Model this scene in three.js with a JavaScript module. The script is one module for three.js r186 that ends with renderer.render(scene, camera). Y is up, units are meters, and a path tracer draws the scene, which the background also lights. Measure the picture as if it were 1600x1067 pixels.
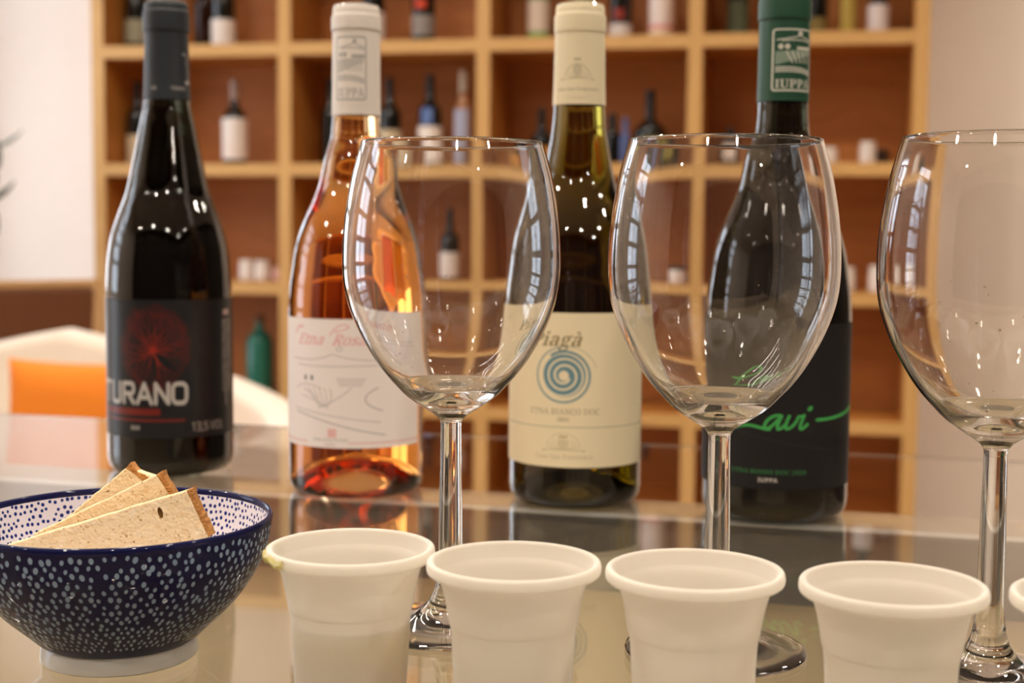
import * as THREE from 'three';
import { RoundedBoxGeometry } from 'three/addons/geometries/RoundedBoxGeometry.js';
import { mergeGeometries, mergeVertices, toCreasedNormals } from 'three/addons/utils/BufferGeometryUtils.js';
import { RectAreaLightUniformsLib } from 'three/addons/lights/RectAreaLightUniformsLib.js';
import { ImprovedNoise } from 'three/addons/math/ImprovedNoise.js';

// ---------------------------------------------------------------- camera, sky, exposure
RectAreaLightUniformsLib.init();
const scene = new THREE.Scene();
const R = THREE.MathUtils.degToRad;
const EYE = 1.07, TABLE = 0.91;
const camera = new THREE.PerspectiveCamera(2 * Math.atan(533.5 / 2170) * 180 / Math.PI, 1600 / 1067, 0.02, 60);
camera.position.set(0, EYE, 0);
camera.rotation.set(-R(4.68), 0, R(0.5));
camera.focus = 0.515;
camera.userData.fStop = 11.5;
const SKY = 4.6;                                          // overcast daylight outside the window
scene.background = new THREE.Color().setRGB(0.86 * SKY, 0.94 * SKY, 1.06 * SKY);
const renderer = new THREE.WebGLRenderer({ antialias: true });
renderer.toneMapping = THREE.LinearToneMapping;
renderer.toneMappingExposure = 1.07;
renderer.shadowMap.enabled = true;
const LIGHT = { tube: 30, spot: 2.0, spotGlow: 30, warm: new THREE.Color().setRGB(1, 0.885, 0.75), neutral: new THREE.Color().setRGB(1, 0.93, 0.84) };
const ROOM_YAW = -R(12.387), TABLE_YAW = -R(14.1);        // the shop is turned a little against the view

// ---------------------------------------------------------------- helpers
let seed = 7;
const rnd = () => { seed = (seed * 1664525 + 1013904223) % 4294967296; return seed / 4294967296; };
const noise = new ImprovedNoise();
const mm = 0.001;
const used = {};
function numbered(name) { const k = (used[name] = (used[name] ?? -1) + 1); return k ? name + '_' + String(k).padStart(3, '0') : name; }
function mesh(name, geometry, material, parent) {
  const m = new THREE.Mesh(geometry, material); m.name = parent ? name : numbered(name);
  m.castShadow = m.receiveShadow = true; (parent ?? scene).add(m); return m;
}
function tag(o, label, category, group) { o.userData.label = label; if (category) o.userData.category = category; if (group) o.userData.group = group; return o; }
function thing(name, label, category, p = [0, 0, 0], turn = 0, group) {
  const o = new THREE.Group(); o.name = numbered(name); scene.add(o); o.position.set(...p); o.rotation.y = turn; return tag(o, label, category, group);
}
function structure(name, geometry, material, turn = ROOM_YAW) { const m = mesh(name, geometry, material); m.rotation.y = turn; m.userData.kind = 'structure'; return m; }
// room coordinates: u to the right, v away from the camera; both turned by ROOM_YAW
const frame = (yaw) => (u, y, v) => { const a = -yaw; return [u * Math.cos(a) + v * Math.sin(a), y, u * Math.sin(a) - v * Math.cos(a)]; };
const room = frame(ROOM_YAW), counter = frame(TABLE_YAW);
function box(x0, x1, y0, y1, z0, z1, r = 0) {
  const w = x1 - x0, h = y1 - y0, d = z1 - z0;
  const g = r ? new RoundedBoxGeometry(w, h, d, 2, Math.min(r, w / 2.01, h / 2.01, d / 2.01)) : new THREE.BoxGeometry(w, h, d);
  g.translate((x0 + x1) / 2, (y0 + y1) / 2, (z0 + z1) / 2); return metric(g);
}
function metric(g) {                                     // uv in metres, u along the grain (the longest side)
  const p = g.attributes.position, n = g.attributes.normal, uv = new Float32Array(p.count * 2);
  g.computeBoundingBox(); const s = g.boundingBox.getSize(new THREE.Vector3()).toArray(), long = s.indexOf(Math.max(...s));
  for (let i = 0; i < p.count; i++) {
    const q = [p.getX(i), p.getY(i), p.getZ(i)], m = [Math.abs(n.getX(i)), Math.abs(n.getY(i)), Math.abs(n.getZ(i))], k = m.indexOf(Math.max(...m));
    let rest = [0, 1, 2].filter((c) => c !== k); if (rest[1] === long) rest.reverse();
    uv[2 * i] = q[rest[0]]; uv[2 * i + 1] = q[rest[1]];
  }
  g.setAttribute('uv', new THREE.BufferAttribute(uv, 2)); return g;
}
function join(list) { return mergeGeometries(list.map((g) => { const h = g.index ? g.toNonIndexed() : g; for (const k of Object.keys(h.attributes)) if (!['position', 'normal', 'uv'].includes(k)) h.deleteAttribute(k); return h; })); }
function cyl(r0, r1, a, b, seg = 16) {                   // a tapered bar between two points
  const A = new THREE.Vector3(...a), B = new THREE.Vector3(...b), d = B.clone().sub(A), g = new THREE.CylinderGeometry(r1, r0, d.length(), seg);
  g.applyQuaternion(new THREE.Quaternion().setFromUnitVectors(new THREE.Vector3(0, 1, 0), d.clone().normalize())); const c = A.add(B).multiplyScalar(0.5); g.translate(c.x, c.y, c.z); return g;
}
// lathe of a profile in millimetres [radius, height]; v follows the length of the profile
function lathe(points, seg = 96, phi0 = 0, phi = Math.PI * 2) {
  const pts = points.map(([r, y]) => new THREE.Vector2(Math.max(r, 0.0001) * mm, y * mm)), g = new THREE.LatheGeometry(pts, seg, phi0, phi);
  const run = [0]; for (let i = 1; i < pts.length; i++) run.push(run[i - 1] + pts[i].distanceTo(pts[i - 1]));
  const uv = g.attributes.uv; for (let i = 0; i < uv.count; i++) uv.setY(i, run[i % pts.length] / run[run.length - 1]);
  return g;
}
function smooth(points, n = 80) { return new THREE.SplineCurve(points.map((p) => new THREE.Vector2(...p))).getPoints(n).map((p) => [p.x, p.y]); }
// monotone curve through [height, radius] pairs: a wine bottle has no wiggles
function monotone(pairs, n = 90) {
  const x = pairs.map((p) => p[0]), y = pairs.map((p) => p[1]), k = x.length, d = [], m = [];
  for (let i = 0; i < k - 1; i++) d.push((y[i + 1] - y[i]) / (x[i + 1] - x[i]));
  m[0] = d[0]; m[k - 1] = d[k - 2]; for (let i = 1; i < k - 1; i++) m[i] = d[i - 1] * d[i] <= 0 ? 0 : 2 / (1 / d[i - 1] + 1 / d[i]);
  const at = (t) => { let i = 0; while (i < k - 2 && t > x[i + 1]) i++; const h = x[i + 1] - x[i], s = Math.min(1, Math.max(0, (t - x[i]) / h)), s2 = s * s, s3 = s2 * s; return y[i] * (2 * s3 - 3 * s2 + 1) + h * m[i] * (s3 - 2 * s2 + s) + y[i + 1] * (3 * s2 - 2 * s3) + h * m[i + 1] * (s3 - s2); };
  return { at, pts: Array.from({ length: n + 1 }, (_, i) => { const t = x[0] + (x[k - 1] - x[0]) * i / n; return [at(t), t]; }) };
}
function canvas(w, h, draw) {
  const c = document.createElement('canvas'); c.width = w; c.height = h; const g = c.getContext('2d'); draw(g, w, h);
  const t = new THREE.CanvasTexture(c); t.colorSpace = THREE.SRGBColorSpace; return t;
}
const std = (color, roughness = 0.6, more = {}) => new THREE.MeshStandardMaterial({ color, roughness, ...more });
const phy = (o) => new THREE.MeshPhysicalMaterial(o);

// ---------------------------------------------------------------- procedural textures
function woodTexture(base, dark, n = 512) {
  const data = new Uint8Array(n * n * 4), a = new THREE.Color(base), b = new THREE.Color(dark), c = new THREE.Color();
  a.convertLinearToSRGB(); b.convertLinearToSRGB();
  for (let y = 0; y < n; y++) for (let x = 0; x < n; x++) {
    const u = x / n, v = y / n, warp = noise.noise(u * 3, v * 5, 1.3) * 0.35, ring = noise.noise(u * 2.2, v * 26 + warp * 10, 4.1), fine = noise.noise(u * 10, v * 150, 8.8);
    const k = Math.min(1, Math.max(0, 0.42 + ring * 0.5 + fine * 0.28)); c.copy(a).lerp(b, k);
    const o = (y * n + x) * 4; data[o] = c.r * 255; data[o + 1] = c.g * 255; data[o + 2] = c.b * 255; data[o + 3] = 255;
  }
  const t = new THREE.DataTexture(data, n, n); t.colorSpace = THREE.SRGBColorSpace; t.wrapS = t.wrapT = THREE.MirroredRepeatWrapping; t.magFilter = THREE.LinearFilter; t.repeat.set(1.4, 2.2); t.needsUpdate = true; return t;
}
function mottle(c0, c1, scale, n = 256) {
  const data = new Uint8Array(n * n * 4), a = new THREE.Color(c0), b = new THREE.Color(c1), c = new THREE.Color(); a.convertLinearToSRGB(); b.convertLinearToSRGB();
  for (let y = 0; y < n; y++) for (let x = 0; x < n; x++) {
    const u = x / n * scale, v = y / n * scale, k = 0.5 + 0.35 * noise.noise(u, v, 2) + 0.25 * noise.noise(u * 4, v * 4, 5) + 0.15 * noise.noise(u * 15, v * 15, 9); c.copy(a).lerp(b, Math.min(1, Math.max(0, k)));
    const o = (y * n + x) * 4; data[o] = c.r * 255; data[o + 1] = c.g * 255; data[o + 2] = c.b * 255; data[o + 3] = 255;
  }
  const t = new THREE.DataTexture(data, n, n); t.colorSpace = THREE.SRGBColorSpace; t.wrapS = t.wrapT = THREE.MirroredRepeatWrapping; t.magFilter = THREE.LinearFilter; t.needsUpdate = true; return t;
}

// ---------------------------------------------------------------- materials
const M = {
  wall: std(0xffffff, 0.9, { map: mottle('#e9ddd2', '#e4d6c9', 3) }),
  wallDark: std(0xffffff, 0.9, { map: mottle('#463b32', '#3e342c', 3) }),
  ceiling: std('#e6ded3', 0.9),
  floor: std(0xffffff, 0.45, { map: mottle('#a8947c', '#97826b', 4) }),
  windowFrame: std('#e8e6e2', 0.5),
  pane: phy({ color: 0xffffff, transmission: 1, roughness: 0, thickness: 0, ior: 1.5 }),
  oakEdge: std(0xffffff, 0.5, { map: woodTexture('#d2a566', '#bf9054') }),
  oakBoard: std(0xffffff, 0.5, { map: woodTexture('#c1803a', '#a56728') }),
  oakBack: std(0xffffff, 0.55, { map: woodTexture('#c07836', '#a66226') }),
  clear: phy({ color: 0xffffff, transmission: 1, roughness: 0, thickness: 0.002, ior: 1.5, clearcoat: 0.35, clearcoatRoughness: 0.03 }),
  table: phy({ color: 0xffffff, transmission: 1, roughness: 0, thickness: 0.008, ior: 1.52, attenuationColor: new THREE.Color().setRGB(0.6, 0.8, 0.72), attenuationDistance: 0.25 }),
  darkGlass: phy({ color: 0xffffff, transmission: 1, roughness: 0.0, thickness: 0.08, ior: 1.5, attenuationColor: new THREE.Color().setRGB(0.012, 0.012, 0.006), attenuationDistance: 0.03, clearcoat: 0.5, clearcoatRoughness: 0.03 }),
  olive: phy({ color: 0xffffff, transmission: 1, roughness: 0.0, thickness: 0.08, ior: 1.5, attenuationColor: new THREE.Color().setRGB(0.2, 0.15, 0.015), attenuationDistance: 0.034, clearcoat: 0.5, clearcoatRoughness: 0.03 }),
  rose: phy({ color: 0xffffff, transmission: 1, roughness: 0.0, thickness: 0.08, ior: 1.46, attenuationColor: new THREE.Color().setRGB(0.94, 0.5, 0.16), attenuationDistance: 0.048, clearcoat: 0.5, clearcoatRoughness: 0.03 }),
  greyPanel: std('#8d8881', 0.5), railTop: std('#cbb398', 0.45), aluminium: std('#f6f2ec', 0.4), tray: std('#c3ab84', 0.6), cabinet: std('#b9ab9a', 0.6),
  steel: std('#9a9a98', 0.3, { metalness: 0.9 }),
  cup: phy({ color: new THREE.Color().setRGB(0.89, 0.84, 0.755), transmission: 0.55, roughness: 0.92, thickness: 0, clearcoat: 0.5, clearcoatRoughness: 0.28 }),
  oil: phy({ color: 0xffffff, transmission: 1, roughness: 0, thickness: 0.03, ior: 1.08, attenuationColor: new THREE.Color().setRGB(0.94, 0.84, 0.2), attenuationDistance: 0.006 }),
  smear: phy({ color: new THREE.Color().setRGB(0.85, 0.75, 0.2), transmission: 0.7, roughness: 0.08, thickness: 0.003, ior: 1.45 }),
  whiteFabric: std('#e0d4c5', 0.85), orange: std('#dc7a16', 0.9), yellow: std('#c99a1c', 0.9),
  blackWood: std('#2a1c14', 0.6), paleWood: std('#c79b68', 0.6), leather: std('#6a3c1e', 0.5),
  leaf: phy({ color: '#55604a', roughness: 0.95, transmission: 0.3, thickness: 0, side: THREE.DoubleSide }), pot: std('#b9b2a8', 0.7), soil: std('#3a2a1e', 0.95), stem: std('#5b5236', 0.8),
  lampHousing: std('#efece6', 0.5),
};

// ---------------------------------------------------------------- the room
const UL = -3.3, UR = 2.7, VF = -2.2, VB = 4.9, H = 2.9, TH = 0.15;
structure('floor', box(UL - TH, UR + TH, -0.1, 0, -VB - TH, -VF + TH), M.floor);
structure('ceiling', box(UL - TH, UR + TH, H, H + 0.12, -VB - TH, -VF + TH), M.ceiling);
structure('wall_back', box(UL - TH, UR + TH, 0, H, -VB - TH, -VB), M.wall);
structure('wall_right', box(UR, UR + TH, 0, H, -VB, -VF), M.wallDark);
structure('wall_front', box(UL - TH, UR + TH, 0, H, -VF, -VF + TH), M.wallDark);
{
  const WIN = [[0.35, 1.35], [3.1, 4.7]], y0 = 0.3, y1 = 2.5, g = [];
  let last = VF;
  for (const [a, b] of WIN) { g.push(box(UL - TH, UL, 0, H, -a, -last)); g.push(box(UL - TH, UL, 0, y0, -b, -a)); g.push(box(UL - TH, UL, y1, H, -b, -a)); last = b; }
  g.push(box(UL - TH, UL, 0, H, -VB, -last));
  structure('wall_left', join(g), M.wall);
  WIN.forEach(([a, b], k) => {
    const w = new THREE.Group(); w.name = 'window_' + (k + 1); w.userData.kind = 'structure'; w.rotation.y = ROOM_YAW; scene.add(w);
    const x = UL - 0.09, f = [box(x, x + 0.06, y0, y0 + 0.06, -b, -a), box(x, x + 0.06, y1 - 0.06, y1, -b, -a), box(x, x + 0.06, y0, y1, -a - 0.06, -a), box(x, x + 0.06, y0, y1, -b, -b + 0.06)];
    mesh('window_frame', join(f), M.windowFrame, w);
    const cols = 2, rows = k ? 4 : 7;
    for (let i = 1; i < cols; i++) { const v = a + (b - a) * i / cols; mesh('glazing_bar', box(x + 0.01, x + 0.05, y0, y1, -v - 0.03, -v + 0.03), M.windowFrame, w); }
    for (let j = 1; j < rows; j++) { const y = y0 + (y1 - y0) * j / rows; mesh('glazing_bar', box(x + 0.012, x + 0.048, y - 0.035, y + 0.035, -b, -a), M.windowFrame, w); }
    mesh('pane', box(x + 0.028, x + 0.032, y0 + 0.03, y1 - 0.03, -b + 0.03, -a - 0.03), M.pane, w);
  });
}
structure('baseboard_back', box(UL, UR, 0, 0.08, -VB, -VB + 0.015), M.windowFrame);

// ---------------------------------------------------------------- ceiling lamps
function tubeLamp(u, v) {
  const t = thing('tube_lamp', 'white ceiling fitting with one glowing fluorescent tube', 'lamp', room(u, H, v), ROOM_YAW, 'fluorescent tube fittings on the ceiling');
  mesh('housing', box(-0.62, 0.62, -0.045, 0, -0.05, 0.05, 0.01), M.lampHousing, t);
  mesh('tube', cyl(0.016, 0.016, [-0.58, -0.062, 0], [0.58, -0.062, 0]), std('#ffffff', 0.5, { emissive: LIGHT.neutral, emissiveIntensity: 6 }), t);
  const l = new THREE.RectAreaLight(LIGHT.neutral, LIGHT.tube, 1.16, 0.034); l.name = 'tube_glow'; l.position.set(0, -0.082, 0); l.rotation.x = -Math.PI / 2; t.add(l);
}
for (const v of [0.5, 1.1, 1.7, 2.3, 2.9, 3.5]) tubeLamp(-1.75, v);
const discGlow = std('#fff2dd', 0.5, { emissive: LIGHT.warm, emissiveIntensity: LIGHT.spotGlow });
function downlight(u, v, k = 1) {
  const t = thing('downlight', 'small round recessed ceiling spotlight with white ring', 'lamp', room(u, H, v), ROOM_YAW, 'recessed spotlights in the ceiling');
  mesh('ring', lathe([[42, -2], [56, -6], [58, 0], [42, 0]], 32), M.lampHousing, t);
  mesh('lens', lathe([[0, -4], [41, -3], [41, 0], [0, 0]], 14), discGlow, t);
  const l = new THREE.SpotLight(LIGHT.warm, LIGHT.spot * k, 0, R(72), 0.5); l.name = 'spot_beam'; l.position.set(0, -0.03, 0); l.target.position.set(0, -2, 0); l.castShadow = true; l.shadow.radius = 2.6; t.add(l, l.target);
}
for (const u of [-2.4, -0.8, 0.7, 2.2]) for (const v of [-1.7, -0.6, 0.5, 1.6, 3.2]) downlight(u, v, v > 3 ? (u < -2 ? 0.8 : 2.2) : v > 1 ? 1.3 : 1.8);
downlight(1.5, 4.2, 2.4);

// ---------------------------------------------------------------- the bottle shelf
const SHELF_U0 = -2.5023, BAY = 0.70, SHELF_V = 4.533, DEPTH = 0.33, STEP = 0.41013, BOARD = 0.042;
const boardY = (k) => EYE + 1.01328 - k * STEP, top = (k) => boardY(k) + BOARD / 2;
{
  const s = thing('bottle_shelf', 'tall open oak shelf unit with square bays holding bottles against the back wall', 'shelf unit', room(SHELF_U0, 0, SHELF_V), ROOM_YAW);
  const yTop = boardY(0) + BOARD / 2, w = 0.046;
  mesh('back_panel', box(-w / 2, 4 * BAY + w / 2, 0, yTop, -DEPTH, -DEPTH + 0.012), M.oakBack, s);
  for (let i = 0; i < 5; i++) {
    const p = mesh('upright', box(i * BAY - w / 2, i * BAY + w / 2, 0, yTop, -DEPTH + 0.012, -0.004), M.oakBoard, s);
    mesh('edge_strip', box(i * BAY - w / 2, i * BAY + w / 2, 0, yTop, -0.004, 0), M.oakEdge, p);
  }
  for (let k = 0; k < 6; k++) for (let i = 0; i < 4; i++) {
    const y = boardY(k), p = mesh('shelf_board', box(i * BAY + w / 2, (i + 1) * BAY - w / 2, y - BOARD / 2, y + BOARD / 2, -DEPTH + 0.012, -0.004), M.oakBoard, s);
    mesh('edge_strip', box(i * BAY + w / 2, (i + 1) * BAY - w / 2, y - BOARD / 2, y + BOARD / 2, -0.004, 0), M.oakEdge, p);
  }
}
const dark = phy({ color: '#0c0d0b', roughness: 0.06, clearcoat: 0.3 }), brownGlass = phy({ color: '#2a1208', roughness: 0.06 });
function shelfBottle(o) {
  const t = thing('shelf_bottle', o.label, 'bottle', room(o.u, top(o.row), SHELF_V + (o.back ?? 0.15)), ROOM_YAW), h = o.h ?? 300, r = o.r ?? 38, n = o.neck ?? 14.5, sh = o.shoulder ?? 0.55;
  const c = monotone([[3, r - 3], [8, r], [h * sh, r], [h * (sh + 0.06), r * 0.94], [h * (sh + 0.13), r * 0.62], [h * (sh + 0.19), n * 1.15], [h * (sh + 0.26), n], [h, n - 1]], 40);
  mesh('glass_body', lathe([[0, 0], [r - 5, 0], ...c.pts, [0, h]], 40), o.glass ?? dark, t);
  const cap = [...Array(9).keys()].map((i) => { const y = h * 0.78 + (h * 0.22 + 1) * i / 8; return [c.at(Math.min(y, h)) + 0.7, y]; });
  mesh('capsule', lathe([...cap, [n - 2, h + 1.5], [0, h + 1.5]], 32), std(o.cap ?? '#15120f', 0.4), t);
  for (const [y0, y1, color, half = 180] of o.labels ?? []) mesh('label', new THREE.CylinderGeometry((r + 0.6) * mm, (r + 0.6) * mm, (y1 - y0) * mm, 40, 1, true, -R(half), 2 * R(half)).translate(0, (y0 + y1) / 2 * mm, 0), std(color, 0.7), t);
  return t;
}
const white = '#e9dfd6', cream = '#d8c6a4';
const B = [
  // the row above the first visible board: only the lower parts show
  { row: 1, u: -2.428, r: 40, labels: [[28, 110, '#9c9880']], label: 'dark bottle with a dull grey-green label, topmost row, left edge of the shelf' },
  { row: 1, u: -2.2, back: 0.22, r: 36, glass: brownGlass, label: 'plain dark brown bottle behind the black bottle neck in the topmost row' },
  { row: 1, u: -2.091, r: 42, labels: [[2, 102, white]], label: 'dark bottle with a tall white label, topmost row, left bay' },
  { row: 1, u: -1.531, r: 38, labels: [[8, 115, white]], label: 'dark bottle with pale label partly hidden behind the white bottle capsule' },
  { row: 1, u: -1.351, r: 40, labels: [[30, 100, '#8e8680'], [122, 150, '#d0401c', 30]], glass: phy({ color: '#101c16', roughness: 0.06 }), label: 'dark bottle with a grey label under a red spot in the topmost row' },
  { row: 1, u: -0.946, r: 37, labels: [[4, 34, '#8fae62'], [36, 140, '#ddcbb8']], glass: phy({ color: '#7f9460', roughness: 0.06 }), label: 'bottle with a pinkish white label above a green band, topmost row' },
  { row: 1, u: -0.789, r: 34, labels: [[20, 130, '#cdb58e']], glass: phy({ color: '#8a7a50', roughness: 0.06 }), label: 'pale bottle showing just above the cream bottle capsule' },
  { row: 1, u: -0.667, r: 37, labels: [[5, 55, '#d8cfc8'], [70, 105, '#8c2a18', 28]], glass: dark, label: 'dark bottle with white and red artwork, topmost row, third bay' },
  { row: 1, u: -0.528, r: 42, labels: [[2, 34, '#e6d3b4'], [34, 48, '#d98f8f'], [48, 170, '#e7d8d0']], glass: phy({ color: '#d9c2ae', roughness: 0.06 }), label: 'pale bottle with a pink-striped white label, topmost row, third bay' },
  { row: 1, u: -0.279, r: 36, labels: [[12, 120, '#4b5136']], label: 'dark bottle with a dark green label left of the green capsule' },
  { row: 1, u: -0.022, r: 32, labels: [[12, 60, '#7d6b34', 60]], label: 'dark bottle with a small olive label right of the green capsule' },
  { row: 1, u: 0.074, r: 25, neck: 11, glass: phy({ color: '#a98f38', roughness: 0.08 }), labels: [[8, 150, '#b39a45']], cap: '#8f7a2c', label: 'narrow yellow-green bottle in the topmost row, right bay' },
  { row: 1, u: 0.168, r: 33, h: 170, shoulder: 0.6, labels: [[2, 98, '#e3d8d6']], label: 'short dark bottle with a white label, topmost row, right bay' },
  // second row
  { row: 2, u: -2.429, r: 39, labels: [[5, 108, cream]], label: 'dark bottle with a cream label, second row, beside the left upright' },
  { row: 2, u: -2.051, r: 44, cap: '#a58f86', shoulder: 0.52, labels: [[20, 165, white]], label: 'dark bottle with big white label and pale capsule, second row' },
  { row: 2, u: -1.689, r: 36, label: 'unlabelled black bottle peeking out left of the rose bottle neck' },
  { row: 2, u: -1.472, r: 40, labels: [[10, 120, '#cdbb9a']], label: 'black bottle with beige label just right of the rose bottle neck' },
  { row: 2, u: -1.326, r: 41, h: 310, labels: [[12, 132, white], [140, 195, '#5b74a8', 28]], label: 'tall black bottle with white label and blue glint, second row' },
  { row: 2, u: -1.207, r: 34, h: 320, shoulder: 0.52, cap: '#c8b8a2', glass: phy({ color: '#a3724c', roughness: 0.05 }), labels: [[10, 190, '#9fa3b8', 45]], label: 'slim amber bottle with pale capsule and bluish label, second row' },
  { row: 2, u: -0.931, r: 38, h: 190, shoulder: 0.45, labels: [[10, 60, '#c98c3c']], label: 'short dark bottle with an orange label, left of the cream capsule bottle' },
  { row: 2, u: -0.689, r: 30, h: 170, label: 'small dark bottle hidden beside the olive glass bottle neck' },
  { row: 2, u: -0.564, r: 56, h: 250, neck: 17, shoulder: 0.42, back: 0.17, labels: [[30, 90, '#8a8034', 30]], label: 'squat black flagon with a small yellow label, second row' },
  { row: 2, u: -0.635, r: 18, h: 150, neck: 9, back: 0.08, glass: phy({ color: '#4c5a86', roughness: 0.1 }), cap: '#4c5a86', label: 'slim blue bottle standing just left of the squat black flagon' },
  { row: 2, u: -0.294, r: 40, h: 120, shoulder: 0.6, labels: [[20, 70, white, 40]], label: 'short dark bottle with white label seen through the middle wine glass' },
  // third row, seen through the glasses
  { row: 3, u: -1.255, r: 40, h: 260, labels: [[10, 105, white]], label: 'dark bottle with white label seen through the left wine glass' },
];
for (const b of B) shelfBottle(b);
{ // the teal bottle on the low board
  const t = thing('teal_bottle', 'wide teal green bottle with rounded shoulders on the lowest visible board', 'bottle', room(-1.961, top(4), SHELF_V + 0.15), ROOM_YAW);
  const c = monotone([[3, 43], [10, 47], [165, 49], [195, 46], [215, 36], [228, 22], [236, 15], [262, 14]], 50);
  mesh('glass_body', lathe([[0, 0], [42, 0], ...c.pts, [0, 262]], 48), phy({ color: '#1f6a5a', roughness: 0.12 }), t);
  mesh('stopper', lathe([[0, 262.5], [15.5, 262.5], [17, 266], [17, 284], [14, 288], [0, 289]], 32), std('#6b4526', 0.7), t);
}
function jar(u, row, label, o = {}) {
  const t = thing('jar', label, 'jar', room(u, top(row), SHELF_V + (o.back ?? 0.12)), ROOM_YAW), r = o.r ?? 30, h = o.h ?? 62;
  mesh('jar_body', lathe([[0, 0], [r - 4, 0], [r, 4], [r, h * 0.72], [r - 5, h * 0.8], [0, h * 0.8]], 40), std(o.color ?? '#e9e0d8', 0.35), t);
  mesh('lid', lathe([[0, h * 0.81], [r - 3, h * 0.81], [r - 2, h * 0.83], [r - 2, h - 2], [r - 5, h], [0, h]], 40), std(o.lid ?? '#e4dcd2', 0.4), t);
}
jar(-1.997, 3, 'white jar with white lid, left one of the jars beside the black bottle', { r: 26, h: 74 });
jar(-1.936, 3, 'white jar with white lid, middle one of the jars beside the black bottle', { r: 27, h: 72 });
jar(-1.872, 3, 'small pinkish jar at the right end of the jars beside the black bottle', { r: 24, h: 50, color: '#d8a79a', lid: '#c9a090' });
jar(0.021, 2, 'low wide white jar on the second row behind the middle glass', { r: 32, h: 54 });
jar(0.147, 2, 'white jar with a dark lidded neighbour on the second row, right bay', { r: 27, h: 72 });
jar(0.195, 2, 'small dark jar tucked behind the white jar in the right bay', { r: 22, h: 50, color: '#3a2414', lid: '#2a1a10', back: 0.16 });
jar(-0.488, 3, 'white jar with dark lid seen through the middle wine glass', { r: 40, h: 66, lid: '#4a3a30' });
jar(0.085, 3, 'white jar on the third row just right of the black labelled bottle', { r: 34, h: 78 });
jar(0.19, 3, 'white jar on the third row partly behind the right wine glass', { r: 30, h: 84 });

// ---------------------------------------------------------------- seating in the left background
function pillow(w, h, d) {
  const n = 22, pos = [], idx = [];
  for (const s of [1, -1]) for (let j = 0; j <= n; j++) for (let i = 0; i <= n; i++) {
    const x = i / n * 2 - 1, y = j / n * 2 - 1, k = Math.pow(Math.max(0, 1 - x ** 4), 0.55) * Math.pow(Math.max(0, 1 - y ** 4), 0.55), pinch = 1 - 0.07 * (1 - Math.abs(x) ** 2) * Math.abs(y) - 0.0;
    pos.push(x * w / 2 * (1 - 0.07 * (1 - y * y)), y * h / 2 * pinch, s * d / 2 * k * (1 + 0.08 * noise.noise(x * 2, y * 2, s)));
  }
  const m = (n + 1) * (n + 1);
  for (let s = 0; s < 2; s++) for (let j = 0; j < n; j++) for (let i = 0; i < n; i++) { const a = s * m + j * (n + 1) + i, b = a + 1, c = a + n + 1, e = c + 1; s ? idx.push(a, c, b, b, c, e) : idx.push(a, b, c, b, e, c); }
  let g = new THREE.BufferGeometry(); g.setAttribute('position', new THREE.Float32BufferAttribute(pos, 3)); g.setIndex(idx); g = mergeVertices(g, 1e-5); g.computeVertexNormals(); return g;
}
function sofa(label, u, v, half, deep, hBack, hArm, turn = 0) {
  const t = thing('tub_sofa', label, 'sofa', room(u, 0, v), ROOM_YAW + turn), n = 60, th = 0.11, prof = [[-1, 0], [-1, 0.9], [-0.85, 0.97], [-0.4, 1], [0.4, 1], [0.85, 0.97], [1, 0.9], [1, 0]], pos = [], idx = [], k = prof.length;
  for (let i = 0; i <= n; i++) {
    const a = Math.PI * i / n, sx = -Math.cos(a), sz = Math.sin(a), e = 0.75, x = Math.sign(sx) * Math.abs(sx) ** e * half, z = -(Math.abs(sz) ** e) * deep, L = Math.hypot(sx / half, sz / deep), nx = sx / half / L, nz = -sz / deep / L;
    const top = hBack - (hBack - hArm) * Math.abs(x / half) ** 1.1;
    for (const [o, y] of prof) pos.push(x + nx * o * th / 2, 0.13 + (top - 0.13) * (y < 0.5 ? y : 1 - (1 - y) * 0.5), z + nz * o * th / 2);
  }
  for (let i = 0; i < n; i++) for (let j = 0; j < k; j++) { const a = i * k + j, b = i * k + (j + 1) % k, c = a + k, d = b + k; idx.push(a, c, b, b, c, d); }
  for (let j = 1; j < k - 1; j++) { idx.push(0, j, j + 1); const q = n * k; idx.push(q, q + j + 1, q + j); }
  let g = new THREE.BufferGeometry(); g.setAttribute('position', new THREE.Float32BufferAttribute(pos, 3)); g.setIndex(idx); g = toCreasedNormals(g, 1.0);
  mesh('backrest', g, M.whiteFabric, t);
  mesh('seat', box(-half + 0.07, half - 0.07, 0.15, 0.43, -deep * 0.8, 0.04, 0.05), M.whiteFabric, t);
  for (const x of [-1, 1]) for (const z of [-deep * 0.6, -0.04]) mesh('leg', cyl(0.016, 0.022, [x * half * 0.72, 0, z], [x * half * 0.72, 0.16, z]), M.paleWood, t);
  return t;
}
sofa('small white rounded sofa with orange and yellow cushions at the left', -1.93, 2.66, 0.80, 0.66, 0.795, 0.61);
function cushion(mat, label, p, turn, lean, w, h) {
  const o = mesh('cushion', pillow(w, h, 0.12), mat); o.position.set(...p); o.rotation.set(lean, turn, 0, 'YXZ'); return tag(o, label, 'cushion');
}
cushion(M.orange, 'orange square cushion leaning on the white sofa back', [-0.955, 0.603, -3.08], -0.1, -0.2, 0.38, 0.335);
cushion(M.yellow, 'mustard yellow cushion on the sofa at the left picture edge', [-1.37, 0.603, -3.04], 0.15, -0.2, 0.40, 0.335);
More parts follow.
